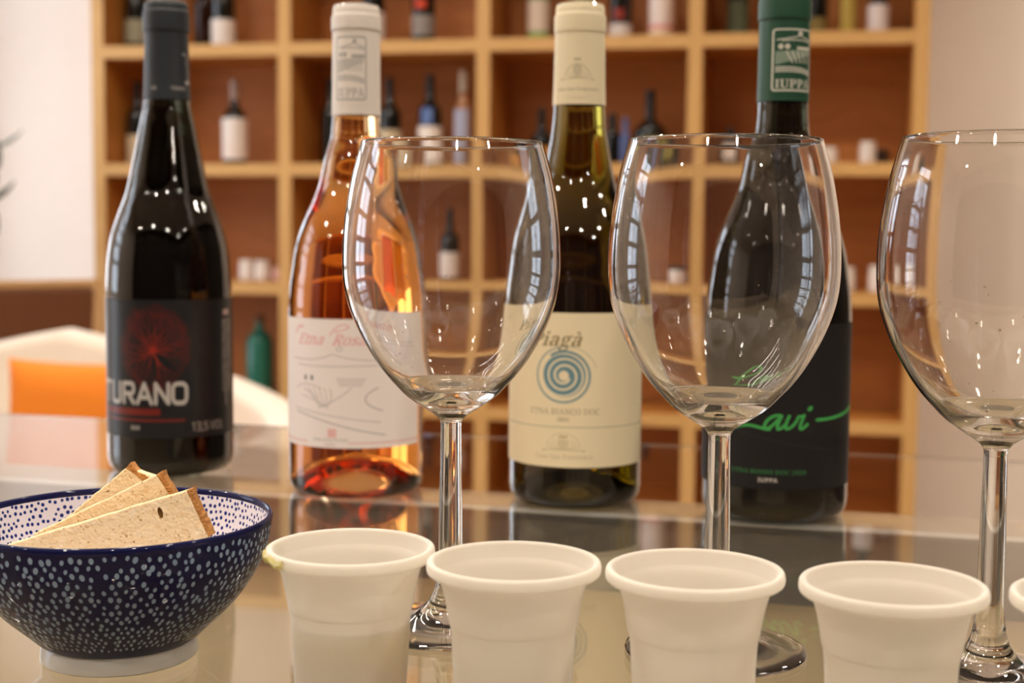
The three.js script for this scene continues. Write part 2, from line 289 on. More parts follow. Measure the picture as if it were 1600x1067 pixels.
{ // wooden chair behind the sofa
  const t = thing('wooden_chair', 'pale wooden chair with brown leather back behind the white sofa', 'chair', [-1.44, 0, -4.38], 0.6), w = 0.2;
  mesh('seat', box(-w, w, 0.43, 0.47, -0.2, 0.2, 0.012), M.leather, t);
  for (const x of [-1, 1]) { mesh('leg', cyl(0.014, 0.018, [x * (w - 0.02), 0, 0.18], [x * (w - 0.02), 0.43, 0.18]), M.paleWood, t); mesh('leg', cyl(0.015, 0.019, [x * (w - 0.01), 0, -0.22], [x * (w - 0.01), 0.45, -0.18]), M.paleWood, t); mesh('back_post', cyl(0.019, 0.016, [x * (w - 0.01), 0.45, -0.18], [x * (w + 0.005), 0.885, -0.24]), M.paleWood, t); }
  mesh('back_rail', box(-w - 0.01, w + 0.01, 0.855, 0.885, -0.255, -0.225, 0.01), M.paleWood, t);
  mesh('back_panel', box(-w + 0.01, w - 0.01, 0.56, 0.855, -0.245, -0.215, 0.01), M.leather, t);
}
{ // plant reaching into the picture from the left
  const p = [-1.88, 0, -4.72], t = thing('potted_plant', 'leafy potted plant reaching in at the left picture edge', 'plant', p);
  mesh('pot', lathe([[0, 0], [120, 0], [128, 6], [160, 300], [168, 310], [160, 316], [150, 308], [146, 290], [0, 290]], 48), M.pot, t);
  mesh('soil', lathe([[0, 296], [60, 294], [147, 291]], 32), M.soil, t);
  const sh = new THREE.Shape(); sh.moveTo(0, 0); sh.bezierCurveTo(0.04, 0.03, 0.045, 0.1, 0, 0.17); sh.bezierCurveTo(-0.045, 0.1, -0.04, 0.03, 0, 0);
  const lg = new THREE.ShapeGeometry(sh, 8); { const q = lg.attributes.position; for (let i = 0; i < q.count; i++) q.setZ(i, -1.6 * q.getY(i) ** 2 + q.getX(i) ** 2 * 6); lg.computeVertexNormals(); }
  for (let s = 0; s < 5; s++) {
    const a = s * 1.26 + 0.4, r = 0.1 + 0.04 * (s % 2), h = 1.22 + 0.1 * (s % 3), curve = new THREE.QuadraticBezierCurve3(new THREE.Vector3(Math.cos(a) * 0.04, 0.28, Math.sin(a) * 0.04), new THREE.Vector3(Math.cos(a) * 0.05, 0.8, Math.sin(a) * 0.05), new THREE.Vector3(Math.cos(a) * r, h, Math.sin(a) * r));
    const st = mesh('stem', new THREE.TubeGeometry(curve, 12, 0.006, 6), M.stem, t);
    for (let i = 0; i < 11; i++) { const q = curve.getPoint(0.55 + 0.45 * i / 10), l = mesh('leaf', lg, M.leaf, st); l.position.copy(q); l.rotation.set(0.9 + rnd() * 0.5, rnd() * 6.28, 0, 'YXZ'); l.scale.setScalar(0.7 + rnd() * 0.4); }
  }
}

// ---------------------------------------------------------------- the glass topped counter
{
  const t = thing('glass_counter', 'long counter with a clear glass top over a grey rail and beige tray', 'counter', [0, 0, 0], TABLE_YAW), W = 1.15, gt = TABLE, gb = TABLE - 0.008;
  mesh('glass_top', box(-W, W, gb, gt, -1.026, -0.2, 0.0015), M.table, t);
  mesh('rail', box(-W + 0.02, W - 0.02, gb - 0.062, gb - 0.001, -0.815, -0.762), M.greyPanel, t);
  mesh('rail_cap', box(-W + 0.02, W - 0.02, gb - 0.001, gb - 0.0002, -0.815, -0.772), M.railTop, t);
  mesh('rail_lip', box(-W + 0.02, W - 0.02, gb - 0.005, gb - 0.0002, -0.772, -0.762), M.aluminium, t);
  mesh('tray', box(-W + 0.02, W - 0.02, gb - 0.062, gb - 0.043, -0.762, -0.21), M.tray, t);
  mesh('cabinet_body', box(-W + 0.03, W - 0.03, 0.08, gb - 0.062, -0.81, -0.22), M.cabinet, t);
  mesh('plinth', box(-W + 0.06, W - 0.06, 0, 0.08, -0.78, -0.26), M.greyPanel, t);
  for (const x of [-0.98, 0.98]) mesh('bracket', box(x - 0.012, x + 0.012, gb - 0.03, gb - 0.0005, -1.0, -0.815), M.steel, t);
}

// ---------------------------------------------------------------- label artwork
function emblem(g, x, y, w, h, ink, hole) {               // framed vineyard landscape with the name below
  g.save(); g.translate(x, y); g.strokeStyle = g.fillStyle = ink; g.lineWidth = w * 0.045; g.lineJoin = 'round';
  g.beginPath(); g.roundRect(0, 0, w, h, w * 0.07); g.stroke(); g.lineWidth = w * 0.03;
  g.beginPath(); g.moveTo(w * 0.08, h * 0.17); g.quadraticCurveTo(w * 0.4, h * 0.15, w * 0.62, h * 0.1); g.quadraticCurveTo(w * 0.75, h * 0.13, w * 0.95, h * 0.17); g.stroke();
  g.beginPath(); g.moveTo(w * 0.2, h * 0.19); g.quadraticCurveTo(w * 0.6, h * 0.15, w * 0.95, h * 0.2); g.stroke();
  g.fillRect(w * 0.58, h * 0.03, w * 0.1, h * 0.06); g.fillRect(w * 0.66, h * 0.05, w * 0.05, h * 0.03);
  for (const [cx, r] of [[0.18, 0.06], [0.33, 0.06]]) { g.beginPath(); g.ellipse(w * cx, h * 0.28, w * r, h * 0.045, 0, 0, 7); g.fill(); }
  g.beginPath(); g.roundRect(w * 0.55, h * 0.28, w * 0.42, h * 0.05, 4); g.fill(); g.globalAlpha = 0.55;
  g.beginPath(); g.moveTo(w * 0.06, h * 0.36); g.lineTo(w * 0.9, h * 0.32); g.lineTo(w * 0.95, h * 0.4); g.lineTo(w * 0.4, h * 0.52); g.lineTo(w * 0.06, h * 0.58); g.fill(); g.globalAlpha = 1;
  for (let i = 0; i < 5; i++) { g.beginPath(); g.moveTo(w * (0.3 + i * 0.13), h * 0.36); g.lineTo(w * (0.45 + i * 0.1), h * 0.55); g.stroke(); }
  for (let i = 0; i < 3; i++) { g.beginPath(); g.moveTo(w * 0.06, h * (0.62 + i * 0.035)); g.quadraticCurveTo(w * 0.6, h * (0.6 + i * 0.035), w * 0.95, h * (0.68 + i * 0.03)); g.stroke(); }
  g.font = 'bold ' + h * 0.2 + 'px serif'; g.textAlign = 'center'; g.textBaseline = 'alphabetic'; g.save(); g.translate(w / 2, h * 0.96); const tw = g.measureText('IUPPA').width; g.scale(w * 0.88 / tw, 1); g.fillText('IUPPA', 0, 0); g.restore();
  g.restore();
}
function crest(g, x, y, w, h, ink) {                      // small engraved coat of arms with a scroll under it
  g.save(); g.translate(x, y); g.strokeStyle = ink; g.fillStyle = ink; g.lineWidth = w * 0.012;
  for (let i = 0; i < 9; i++) { const a = Math.PI * (0.08 + 0.84 * i / 8); g.beginPath(); g.moveTo(0, 0); g.quadraticCurveTo(-Math.cos(a) * w * 0.5, -Math.sin(a) * h * 0.4, -Math.cos(a) * w * 0.33, -Math.sin(a) * h * 0.8); g.stroke(); }
  g.beginPath(); g.arc(0, 0, w * 0.42, Math.PI * 1.02, Math.PI * 1.98); g.stroke();
  g.beginPath(); g.ellipse(0, -h * 0.4, w * 0.12, h * 0.26, 0, 0, 7); g.stroke(); g.globalAlpha = 0.5; g.fill(); g.globalAlpha = 1;
  for (const k of [-1, 0, 1]) { g.beginPath(); g.arc(k * w * 0.07, -h * 0.86, w * 0.04, 0, 7); g.fill(); }
  g.lineWidth = w * 0.02; g.beginPath(); g.moveTo(-w * 0.5, h * 0.06); g.quadraticCurveTo(0, -h * 0.06, w * 0.5, h * 0.06); g.stroke();
  for (const k of [-1, 1]) { g.beginPath(); g.arc(k * w * 0.5, h * 0.06, w * 0.03, 0, 7); g.fill(); }
  g.restore();
}
function strokePath(g, d, w, color, x, y, s) { g.save(); g.translate(x, y); g.scale(s, s); g.lineWidth = w; g.strokeStyle = color; g.lineCap = g.lineJoin = 'round'; g.stroke(new Path2D(d)); g.restore(); }
function italic(g, text, x, y, font, color, slant = -0.25, align = 'center') { g.save(); g.translate(x, y); g.transform(1, 0, slant, 1, 0, 0); g.font = font; g.fillStyle = color; g.textAlign = align; g.fillText(text, 0, 0); g.restore(); }

// Labels are drawn on canvases whose x runs over the wrap angle, y downwards over the label's height.
function curved(g, w, span, mid) { return (deg) => (deg - mid + span / 2) / span * w; }  // degrees from the bottle's front to a canvas x

// ---------------------------------------------------------------- the four bottles
function bottleBody(t, pairs, material, capY, punt = 18) {
  const c = monotone(pairs, 110), r0 = pairs[0][1];
  const under = smooth([[0.1, punt], [r0 * 0.45, punt * 0.75], [r0 * 0.78, 3.5], [r0 - 6, 0.3], [r0 - 2.5, 0.4]], 24);
  mesh('glass_body', lathe([...under, ...c.pts, [0.1, pairs[pairs.length - 1][0]]], 128), material, t);
  return c;
}
function patch(name, parent, c, y0, y1, a0, a1, off, material, rows = 1) {
  const pts = Array.from({ length: rows + 1 }, (_, i) => { const y = y0 + (y1 - y0) * i / rows; return [c.at(y) + off, y]; });
  return mesh(name, lathe(pts, 96, R(a0), R(a1 - a0)), material, parent);
}
function capsule(parent, c, y0, y1, ringY, ringOut, material) {
  const pts = []; for (let i = 0; i <= 30; i++) { const y = y0 + (ringY - y0) * i / 30; pts.push([c.at(y) + 0.45, y]); }
  const r = c.at(ringY) + 0.45, q = r + ringOut;
  pts.push([r + 0.1, ringY + 0.3], [q - 0.15, ringY + 0.6], [q, ringY + 1.4], [q, y1 - 7.5], [q - 0.5, y1 - 6.4], [q - 0.9, y1 - 5.6], [q - 0.8, y1 - 4], [q - 1.1, y1 - 1.6], [q - 2.2, y1 - 0.3], [q - 3.4, y1], [0, y1]);
  return mesh('capsule', lathe(pts, 96), material, parent);
}
const face = (x, z) => Math.atan2(-x, -z);
const BURG = (s, R0, top, neck, capR) => [[2, R0 - 2.2], [5, R0 - 0.7], [10, R0], [107 * s, R0], [123.5 * s, R0 * 0.981], [134 * s, R0 * 0.946], [145 * s, R0 * 0.908], [156 * s, R0 * 0.84], [166.8 * s, R0 * 0.735], [178 * s, R0 * 0.612], [186 * s, R0 * 0.545], [200 * s, R0 * 0.47], [215 * s, neck + 0.9], [228 * s, neck], [top, capR]];

{ // 1: dark red wine bottle
  const x = -0.2247, z = -0.9092, t = thing('wine_bottle', 'black wine bottle with charcoal capsule and a black label bearing a red coral drawing', 'bottle', [x, TABLE, z], face(x, z));
  const c = bottleBody(t, [[2, 37.6], [5, 39.4], [10, 40.3], [113, 40.2], [131, 39.5], [143, 38.3], [154.7, 36.0], [166, 32.2], [181, 26.7], [202, 22.1], [222.6, 17.9], [240.6, 14.5], [258, 13.7], [302, 13.3]], M.darkGlass);
  const a = capsule(t, c, 240, 303, 283, 0.95, std('#23282d', 0.42));
  const ct = canvas(1024, 512, (g, w, h) => {
    g.fillStyle = '#23282d'; g.fillRect(0, 0, w, h); g.fillStyle = '#a39c96'; const X = curved(g, w, 180, 0);
    g.font = 'bold 58px sans-serif'; g.textAlign = 'center'; g.fillText('TURANO', X(30), 440); g.fillText('NA', X(-34), 440);
    g.strokeStyle = '#8d8a88'; g.lineWidth = 20; g.beginPath(); g.moveTo(X(42), 20); g.quadraticCurveTo(X(66), 10, X(60), 120); g.quadraticCurveTo(X(72), 230, X(64), 330); g.stroke(); g.beginPath(); g.ellipse(X(62), 345, 70, 22, 0, 0, 7); g.fill();
  });
  patch('capsule_print', t, c, 242, 270, -90, 90, 0.6, std(0xffffff, 0.42, { map: ct }), 6);
  const span = 250, mid = -15, lt = canvas(2048, 832, (g, w, h) => {
    const X = curved(g, w, span, mid), D = w / span; g.fillStyle = '#191a1c'; g.fillRect(0, 0, w, h);
    const cx = X(-15), cy = h * 0.37;                    // the red coral
    let s2 = 11; const rr = () => { s2 = (s2 * 1103515245 + 12345) % 2147483648; return s2 / 2147483648; };
    const branch = (px, py, ang, len, wd, depth) => {
      if (depth > 7) return; const qx = px + Math.cos(ang) * len, qy = py + Math.sin(ang) * len;
      g.strokeStyle = depth < 2 ? '#922618' : depth < 4 ? '#711d17' : '#581916'; g.lineWidth = wd; g.beginPath(); g.moveTo(px, py); g.lineTo(qx, qy); g.stroke();
      for (let i = 0; i < 2; i++) branch(qx, qy, ang + (i ? 1 : -1) * (0.14 + rr() * 0.24), len * (0.72 + rr() * 0.14), Math.max(1.6, wd * 0.72), depth + 1);
    };
    g.lineCap = 'round'; for (let k = 0; k < 11; k++) branch(cx, cy, -Math.PI / 2 + (k - 5) * 0.37 - 0.05, h * (0.072 + 0.012 * (k % 2)), k % 3 ? 6 : 9, 0);
    for (const k of [-0.9, -0.3, 0.5]) branch(cx, cy, Math.PI / 2 - k, h * 0.072, k > 0 ? 12 : 6, 0);
    g.fillStyle = '#b3aca6'; g.strokeStyle = '#b3aca6'; g.lineWidth = 26; g.lineJoin = g.lineCap = 'round';
    const y0 = h * 0.605, y1 = h * 0.745, L = (d0, d1, f) => f(X(d0) + 16, X(d1) - 16);
    L(-80, -64, (p, q) => { g.beginPath(); g.moveTo(p, y0); g.lineTo(q, y0); g.moveTo((p + q) / 2, y0); g.lineTo((p + q) / 2, y1); g.stroke(); });
    L(-63, -48, (p, q) => { g.beginPath(); g.moveTo(p, y0); g.lineTo(p, y1 - 20); g.quadraticCurveTo(p, y1, p + 24, y1); g.lineTo(q - 24, y1); g.quadraticCurveTo(q, y1, q, y1 - 20); g.lineTo(q, y0); g.stroke(); });
    L(-47, -32, (p, q) => { g.beginPath(); g.moveTo(p, y1); g.lineTo(p, y0); g.lineTo(q - 26, y0); g.quadraticCurveTo(q, y0, q, y0 + 34); g.quadraticCurveTo(q, y0 + 62, q - 26, y0 + 62); g.lineTo(p, y0 + 62); g.moveTo(p + 40, y0 + 62); g.lineTo(q, y1); g.stroke(); });
    L(-32, -15, (p, q) => { g.beginPath(); g.moveTo(p, y1); g.lineTo((p + q) / 2, y0); g.lineTo(q, y1); g.moveTo(p + 24, y1 - 34); g.lineTo(q - 24, y1 - 34); g.stroke(); });
    L(-15, 0, (p, q) => { g.beginPath(); g.moveTo(p, y1); g.lineTo(p, y0); g.lineTo(q, y1); g.lineTo(q, y0); g.stroke(); });
    L(0, 16, (p, q) => { g.beginPath(); g.roundRect(p, y0, q - p, y1 - y0, 34); g.stroke(); });
    g.fillStyle = '#6b1e18'; g.fillRect(X(-75), h * 0.785, X(-9) - X(-75), h * 0.05); g.fillRect(X(-75), h * 0.862, X(13) - X(-75), h * 0.018);
    g.fillStyle = '#b9b0a8'; g.font = 'bold 34px sans-serif'; g.textAlign = 'center'; g.fillText('2018', X(-33), h * 0.94);
    g.font = '74px sans-serif'; g.fillStyle = '#a59c95'; g.fillText('13,5 VOL', X(36), h * 0.955);
    g.save(); g.translate(X(58), h * 0.08); g.rotate(Math.PI / 2); g.font = 'bold 32px sans-serif'; g.textAlign = 'left'; g.fillStyle = '#b0a8a2'; for (let k = 0; k < 4; k++) g.fillText(['RED WINE FROM SICILY 75 CL', 'product of Italy contains sulphites', 'estate bottled at the winery', 'IMBOTTIGLIATO ALL ORIGINE'][k], 60, 30 - k * 36); g.fillStyle = '#b59a94'; g.fillRect(0, -70, 34, 90); g.restore();
  });
  patch('front_label', t, c, 25.5, 113, mid - span / 2, mid + span / 2, 0.25, phy({ color: 0xffffff, roughness: 0.36, specularIntensity: 0.8, map: lt }), 4);
}
{ // 2: rose
  const x = -0.0948, z = -0.8435, t = thing('wine_bottle', 'clear bottle of orange-pink rose wine with a white capsule and white landscape label', 'bottle', [x, TABLE, z], face(x, z));
  const c = bottleBody(t, BURG(1, 41, 291, 14.2, 13.6), M.rose, 0, 24);
  capsule(t, c, 226, 291.5, 275.5, 0.7, std('#ded4cb', 0.5));
  const ct = canvas(512, 768, (g, w, h) => { g.fillStyle = '#ded4cb'; g.fillRect(0, 0, w, h); emblem(g, 40, 50, w - 80, h - 100, '#a19d98'); });
  patch('capsule_print', t, c, 232, 274, -60, 30, 0.55, std(0xffffff, 0.5, { map: ct }), 8);
  const span = 164, mid = -20, lt = canvas(1536, 1024, (g, w, h) => {
    const X = curved(g, w, span, mid); g.fillStyle = '#eadfdb'; g.fillRect(0, 0, w, h);
    italic(g, 'Etna', X(-42), h * 0.2, '118px serif', '#dd8f93', -0.5); italic(g, 'Rosato', X(-1), h * 0.2, '118px serif', '#dd8f93', -0.5);
    strokePath(g, 'M0 60 C30 0 80 -20 110 10 C70 0 40 20 30 60', 7, '#dd8f93', X(-60), h * 0.06, 1); strokePath(g, 'M0 70 C40 -10 120 -40 150 0 C120 30 60 30 40 40', 7, '#dd8f93', X(-22), h * 0.06, 1);
    g.strokeStyle = '#a8a09c'; g.lineWidth = 6; g.lineCap = 'round'; const line = (...q) => { g.beginPath(); g.moveTo(X(q[0]), h * q[1]); g.bezierCurveTo(X(q[2]), h * q[3], X(q[4]), h * q[5], X(q[6]), h * q[7]); g.stroke(); };
    line(-62, 0.31, -46, 0.33, -30, 0.32, -20, 0.27); line(-20, 0.27, -8, 0.31, 10, 0.33, 45, 0.31); line(-55, 0.36, -30, 0.38, 0, 0.35, 40, 0.36); g.beginPath(); g.ellipse(X(-14), h * 0.23, 22, 18, 0, 0, 7); g.stroke();
    g.fillStyle = '#5c5657'; for (const d of [-46, -39]) { g.beginPath(); g.ellipse(X(d), h * 0.46, 12, 22, 0, 0, 7); g.fill(); }
    g.globalAlpha = 0.55; g.fillStyle = '#9c948f'; for (let k = 0; k < 4; k++) g.fillRect(X(-17 + k), h * (0.455 + k * 0.018), X(8 - k) - X(-17 + k), 8); g.globalAlpha = 1;
    line(-58, 0.55, -50, 0.5, -40, 0.5, -30, 0.54); for (let k = 0; k < 5; k++) line(-42 + k * 5, 0.54, -40 + k * 5, 0.58, -36 + k * 4, 0.62, -32 + k * 2, 0.68);
    line(-32, 0.69, -20, 0.64, -12, 0.6, -4, 0.53); line(-50, 0.6, -36, 0.62, -30, 0.66, -24, 0.69); line(-48, 0.55, -40, 0.57, -36, 0.6, -34, 0.62);
    g.lineWidth = 9; line(18, 0.53, 4, 0.58, 2, 0.66, 22, 0.71); g.lineWidth = 6; line(-60, 0.7, -40, 0.72, -10, 0.77, 20, 0.8); g.lineWidth = 9; line(-58, 0.73, -36, 0.76, -4, 0.86, 24, 0.9);
    g.fillStyle = '#e3b4b0'; g.fillRect(X(-24), h * 0.85, 70, 70); g.fillStyle = '#9c9490'; g.font = '34px sans-serif'; g.textAlign = 'center'; g.fillText('ETNA ROSATO DOC', X(-22), h * 0.95); g.font = '28px sans-serif'; g.fillText('IUPPA', X(-22), h * 0.985);
    g.fillStyle = '#dc9c98'; g.fillRect(0, h * 0.955, X(-44), 9); g.fillRect(X(-6), h * 0.955, w, 9);
  });
  patch('front_label', t, c, 30.8, 106.3, mid - span / 2, mid + span / 2, 0.25, std(0xffffff, 0.75, { map: lt }), 2);
}
{ // 3: white wine in olive glass
  const x = 0.038, z = -0.819, t = thing('wine_bottle', 'olive green glass bottle with cream capsule and cream label showing a blue spiral', 'bottle', [x, TABLE, z], face(x, z));
  const c = bottleBody(t, BURG(1.015, 39.2, 289, 15.0, 13.8), M.olive, 0, 22);
  capsule(t, c, 231, 289.5, 272, 0.5, std('#e2d3b1', 0.5));
  const ct = canvas(512, 512, (g, w, h) => { g.fillStyle = '#e2d3b1'; g.fillRect(0, 0, w, h); crest(g, w * 0.5, h * 0.6, w * 0.66, h * 0.46, '#a79c82'); italic(g, 'Casa San Francesco', w * 0.5, h * 0.86, 'bold 46px serif', '#9c8e76', -0.2); });
  patch('capsule_print', t, c, 235, 262, -62, 52, 0.55, std(0xffffff, 0.5, { map: ct }), 6);
  const span = 172, mid = -10, lt = canvas(1600, 1224, (g, w, h) => {
    const X = curved(g, w, span, mid); g.fillStyle = '#e6d6b2'; g.fillRect(0, 0, w, h);
    italic(g, 'Piagà', X(-18), h * 0.215, 'bold 150px serif', '#8a7850', -0.35);
    const cx = X(-10), cy = h * 0.405, K = 0.87; g.strokeStyle = '#658790'; g.lineCap = 'round';  // the spiral
    const turn = (a0, a1, r0, r1, w0, w1, col = '#658790') => { g.fillStyle = col; g.beginPath(); const n = 160, q = []; for (let i = 0; i <= n; i++) { const k = i / n, a = a0 + (a1 - a0) * k, r = K * (r0 + (r1 - r0) * k), ww = K * (w0 + (w1 - w0) * k); g.lineTo(cx + Math.cos(a) * (r + ww / 2), cy + Math.sin(a) * (r + ww / 2)); q.push([cx + Math.cos(a) * (r - ww / 2), cy + Math.sin(a) * (r - ww / 2)]); } for (const p of q.reverse()) g.lineTo(...p); g.fill(); };
    g.fillStyle = '#658790'; g.beginPath(); g.arc(cx, cy, 196 * K, 0, 7); g.fill(); g.fillStyle = '#e6d6b2'; g.beginPath(); g.arc(cx, cy, 46 * K, 0, 7); g.fill(); turn(0.4, 16.6, 56, 206, 22, 15, '#e6d6b2'); turn(10.4, 17.2, 216, 260, 26, 10); turn(17.2, 18.6, 260, 300, 9, 5, '#a3ab97');
    g.fillStyle = '#9b8b68'; g.font = '62px serif'; g.textAlign = 'center'; g.fillText('ETNA BIANCO DOC', cx, h * 0.655); g.font = 'bold 44px serif'; g.fillText('2021', cx, h * 0.7);
    g.fillStyle = '#a7a384'; g.fillRect(0, h * 0.735, w, 7);
    crest(g, cx, h * 0.885, w * 0.2, h * 0.1, '#c2b189'); italic(g, 'Casa San Francesco', cx, h * 0.945, '50px serif', '#bda983', -0.2);
  });
  patch('front_label', t, c, 24.5, 112.5, mid - span / 2, mid + span / 2, 0.25, std(0xffffff, 0.75, { map: lt }), 2);
}
{ // 4: dark bottle with the green script
  const x = 0.1501, z = -0.7846, t = thing('wine_bottle', 'black wine bottle with dark green capsule and black label lettered in green script', 'bottle', [x, TABLE, z], face(x, z));
  const c = bottleBody(t, BURG(1.0, 41, 293, 14.0, 13.4), M.darkGlass, 0, 22);
  capsule(t, c, 231, 293.5, 275, 0.75, std('#1c4632', 0.42));
  const ct = canvas(512, 768, (g, w, h) => { g.fillStyle = '#1c4632'; g.fillRect(0, 0, w, h); emblem(g, 40, 50, w - 80, h - 100, '#c9c3b6'); });
  patch('capsule_print', t, c, 234, 272, -34, 84, 0.55, std(0xffffff, 0.42, { map: ct }), 8);
  const span = 176, mid = 0, lt = canvas(1600, 1216, (g, w, h) => {
    const X = curved(g, w, span, mid), green = '#3f9a4a'; g.fillStyle = '#1d1a1a'; g.fillRect(0, 0, w, h);
    g.lineCap = g.lineJoin = 'round'; g.strokeStyle = green;
    const S = (d, wd) => strokePath(g, d, wd, green, X(-36), h * 0.43, 1);  // script letters L a v i and a dash
    S('M40 118 C90 150 200 130 262 60 C300 10 292 -50 250 -46 C190 -40 140 90 84 200 C70 228 30 262 4 268', 23); S('M4 268 C70 232 130 218 180 226 C230 234 260 250 292 246', 21);
    S('M372 146 C330 128 268 170 258 218 C252 248 286 246 312 216 C340 186 360 160 372 146 C352 190 340 224 346 240 C354 250 380 230 396 210', 21);
    S('M424 146 C404 190 396 224 404 238 C430 246 476 196 486 150', 21); S('M486 150 C500 150 520 146 528 140 C508 190 496 224 502 238 C512 246 536 226 552 206', 21); S('M566 96 C572 92 574 90 576 88', 30);
    g.lineWidth = 24; g.beginPath(); g.moveTo(X(33), h * 0.575); g.quadraticCurveTo(X(56), h * 0.575, X(82), h * 0.52); g.stroke();
    g.strokeStyle = '#2b2c2d'; g.lineWidth = 5; g.beginPath(); g.moveTo(X(-50), h * 0.6); g.quadraticCurveTo(X(0), h * 0.72, X(60), h * 0.78); g.stroke(); g.beginPath(); g.moveTo(X(-10), h * 0.4); g.lineTo(X(20), h * 0.16); g.stroke(); g.beginPath(); g.arc(X(42), h * 0.36, 90, 2, 4.2); g.stroke();
    g.fillStyle = '#2f6f3b'; g.font = 'bold 46px serif'; g.textAlign = 'center'; g.fillText('ETNA ROSSO DOC 2020', X(-4.5), h * 0.905); g.fillStyle = '#b8aea4'; g.font = 'bold 46px sans-serif'; g.fillText('IUPPA', X(-4.5), h * 0.955);
  });
  patch('front_label', t, c, 19.5, 109.5, mid - span / 2, mid + span / 2, 0.25, phy({ color: 0xffffff, roughness: 0.5, specularIntensity: 0.5, map: lt }), 2);
}

// ---------------------------------------------------------------- wine glasses
{
  const out = [[4.1, 82.4], [4.6, 83.8], [6.4, 85.8], [11.3, 89.0], [17.4, 93.2], [22, 97.8], [26.2, 102.4], [30.4, 108.2], [34.4, 115], [37.6, 121.6], [40.2, 128.4], [41.9, 135], [42.7, 142], [42.8, 150], [42.3, 159], [41.2, 168], [39.3, 178.6], [37.4, 186], [35.6, 192.0]];
  const bowl = smooth(out, 120), inner = [];
  for (let i = 0; i < bowl.length; i++) {                // the inside of the bowl: a thin wall, thick at the bottom
    const [r, y] = bowl[i], p = bowl[Math.max(0, i - 1)], q = bowl[Math.min(bowl.length - 1, i + 1)], L = Math.hypot(q[0] - p[0], q[1] - p[1]), nx = (q[1] - p[1]) / L, ny = -(q[0] - p[0]) / L, w = 0.95 + 1.1 * Math.exp(-(y - 96) / 12);
    const s = [r - nx * w, y - ny * w]; if (s[1] > 97.5 && s[0] > 0.5) inner.push(s);
  }
  while (inner.length && inner[0][0] < 17) inner.shift();
  const cup = smooth([[0.05, 94.6], [5, 95.0], [10, 96.3], inner[0]], 24);
  const foot = [...smooth([[0.05, 3.2], [10, 2.4], [22, 0.9], [28, 0.1], [31, 0]], 20), [33.2, 0.05], [34.1, 0.5], [34.3, 1.1], [34.0, 1.7], ...smooth([[32.5, 2.1], [24, 3.6], [15, 6.2], [9.5, 10], [6.6, 15], [5.2, 22], [4.8, 32], [4.6, 48.9], [4.2, 70], [4.05, 81.4]], 60)];
  const rim = [[35.55, 192.6], [35.2, 192.95], [34.85, 192.6]];
  const wallIn = inner.slice();
  const profile = [...foot, ...bowl.slice(1), ...rim, ...inner.reverse(), ...cup.reverse().slice(1)];
  const g = lathe(profile, 160);
  for (const [x, z, s, label] of [[-0.0239, -0.5462, 1, 'empty clear wine glass, leftmost of the three, in front of the rose bottle'], [0.0782, -0.517, 1, 'empty clear wine glass, middle of the three, before the black green-lettered bottle'], [0.1715, -0.4865, 1, 'empty clear wine glass at the right picture edge, cut off by the frame']]) {
    const t = thing('wine_glass', label, 'wine glass', [x, TABLE + 0.0002, z]); mesh('glass_body', g, M.clear, t); t.scale.setScalar(s);
    const N = 46, d = new THREE.InstancedMesh(new THREE.SphereGeometry(1, 10, 8), M.clear, N), m4 = new THREE.Matrix4(), q = new THREE.Quaternion(), up = new THREE.Vector3(0, 1, 0);   // rinse water drying on the inside
    for (let i = 0; i < N; i++) {
      const k = Math.min(wallIn.length - 3, 2 + Math.floor(wallIn.length * 0.55 * rnd() ** 1.6)), [r, y] = wallIn[k], [r2, y2] = wallIn[k + 1], L = Math.hypot(r2 - r, y2 - y), a = rnd() * 6.2832, size = (0.22 + 0.3 * rnd() ** 2) * mm;
      const n = new THREE.Vector3(-(y2 - y) / L * Math.sin(a), (r2 - r) / L, -(y2 - y) / L * Math.cos(a)); q.setFromUnitVectors(up, n);
      d.setMatrixAt(i, m4.compose(new THREE.Vector3(r * Math.sin(a) * mm, y * mm, r * Math.cos(a) * mm).addScaledVector(n, size * 0.5), q, new THREE.Vector3(size, size * 0.55, size)));
    }
    d.name = 'water_droplets'; d.userData.kind = 'stuff'; t.add(d);
  }
}

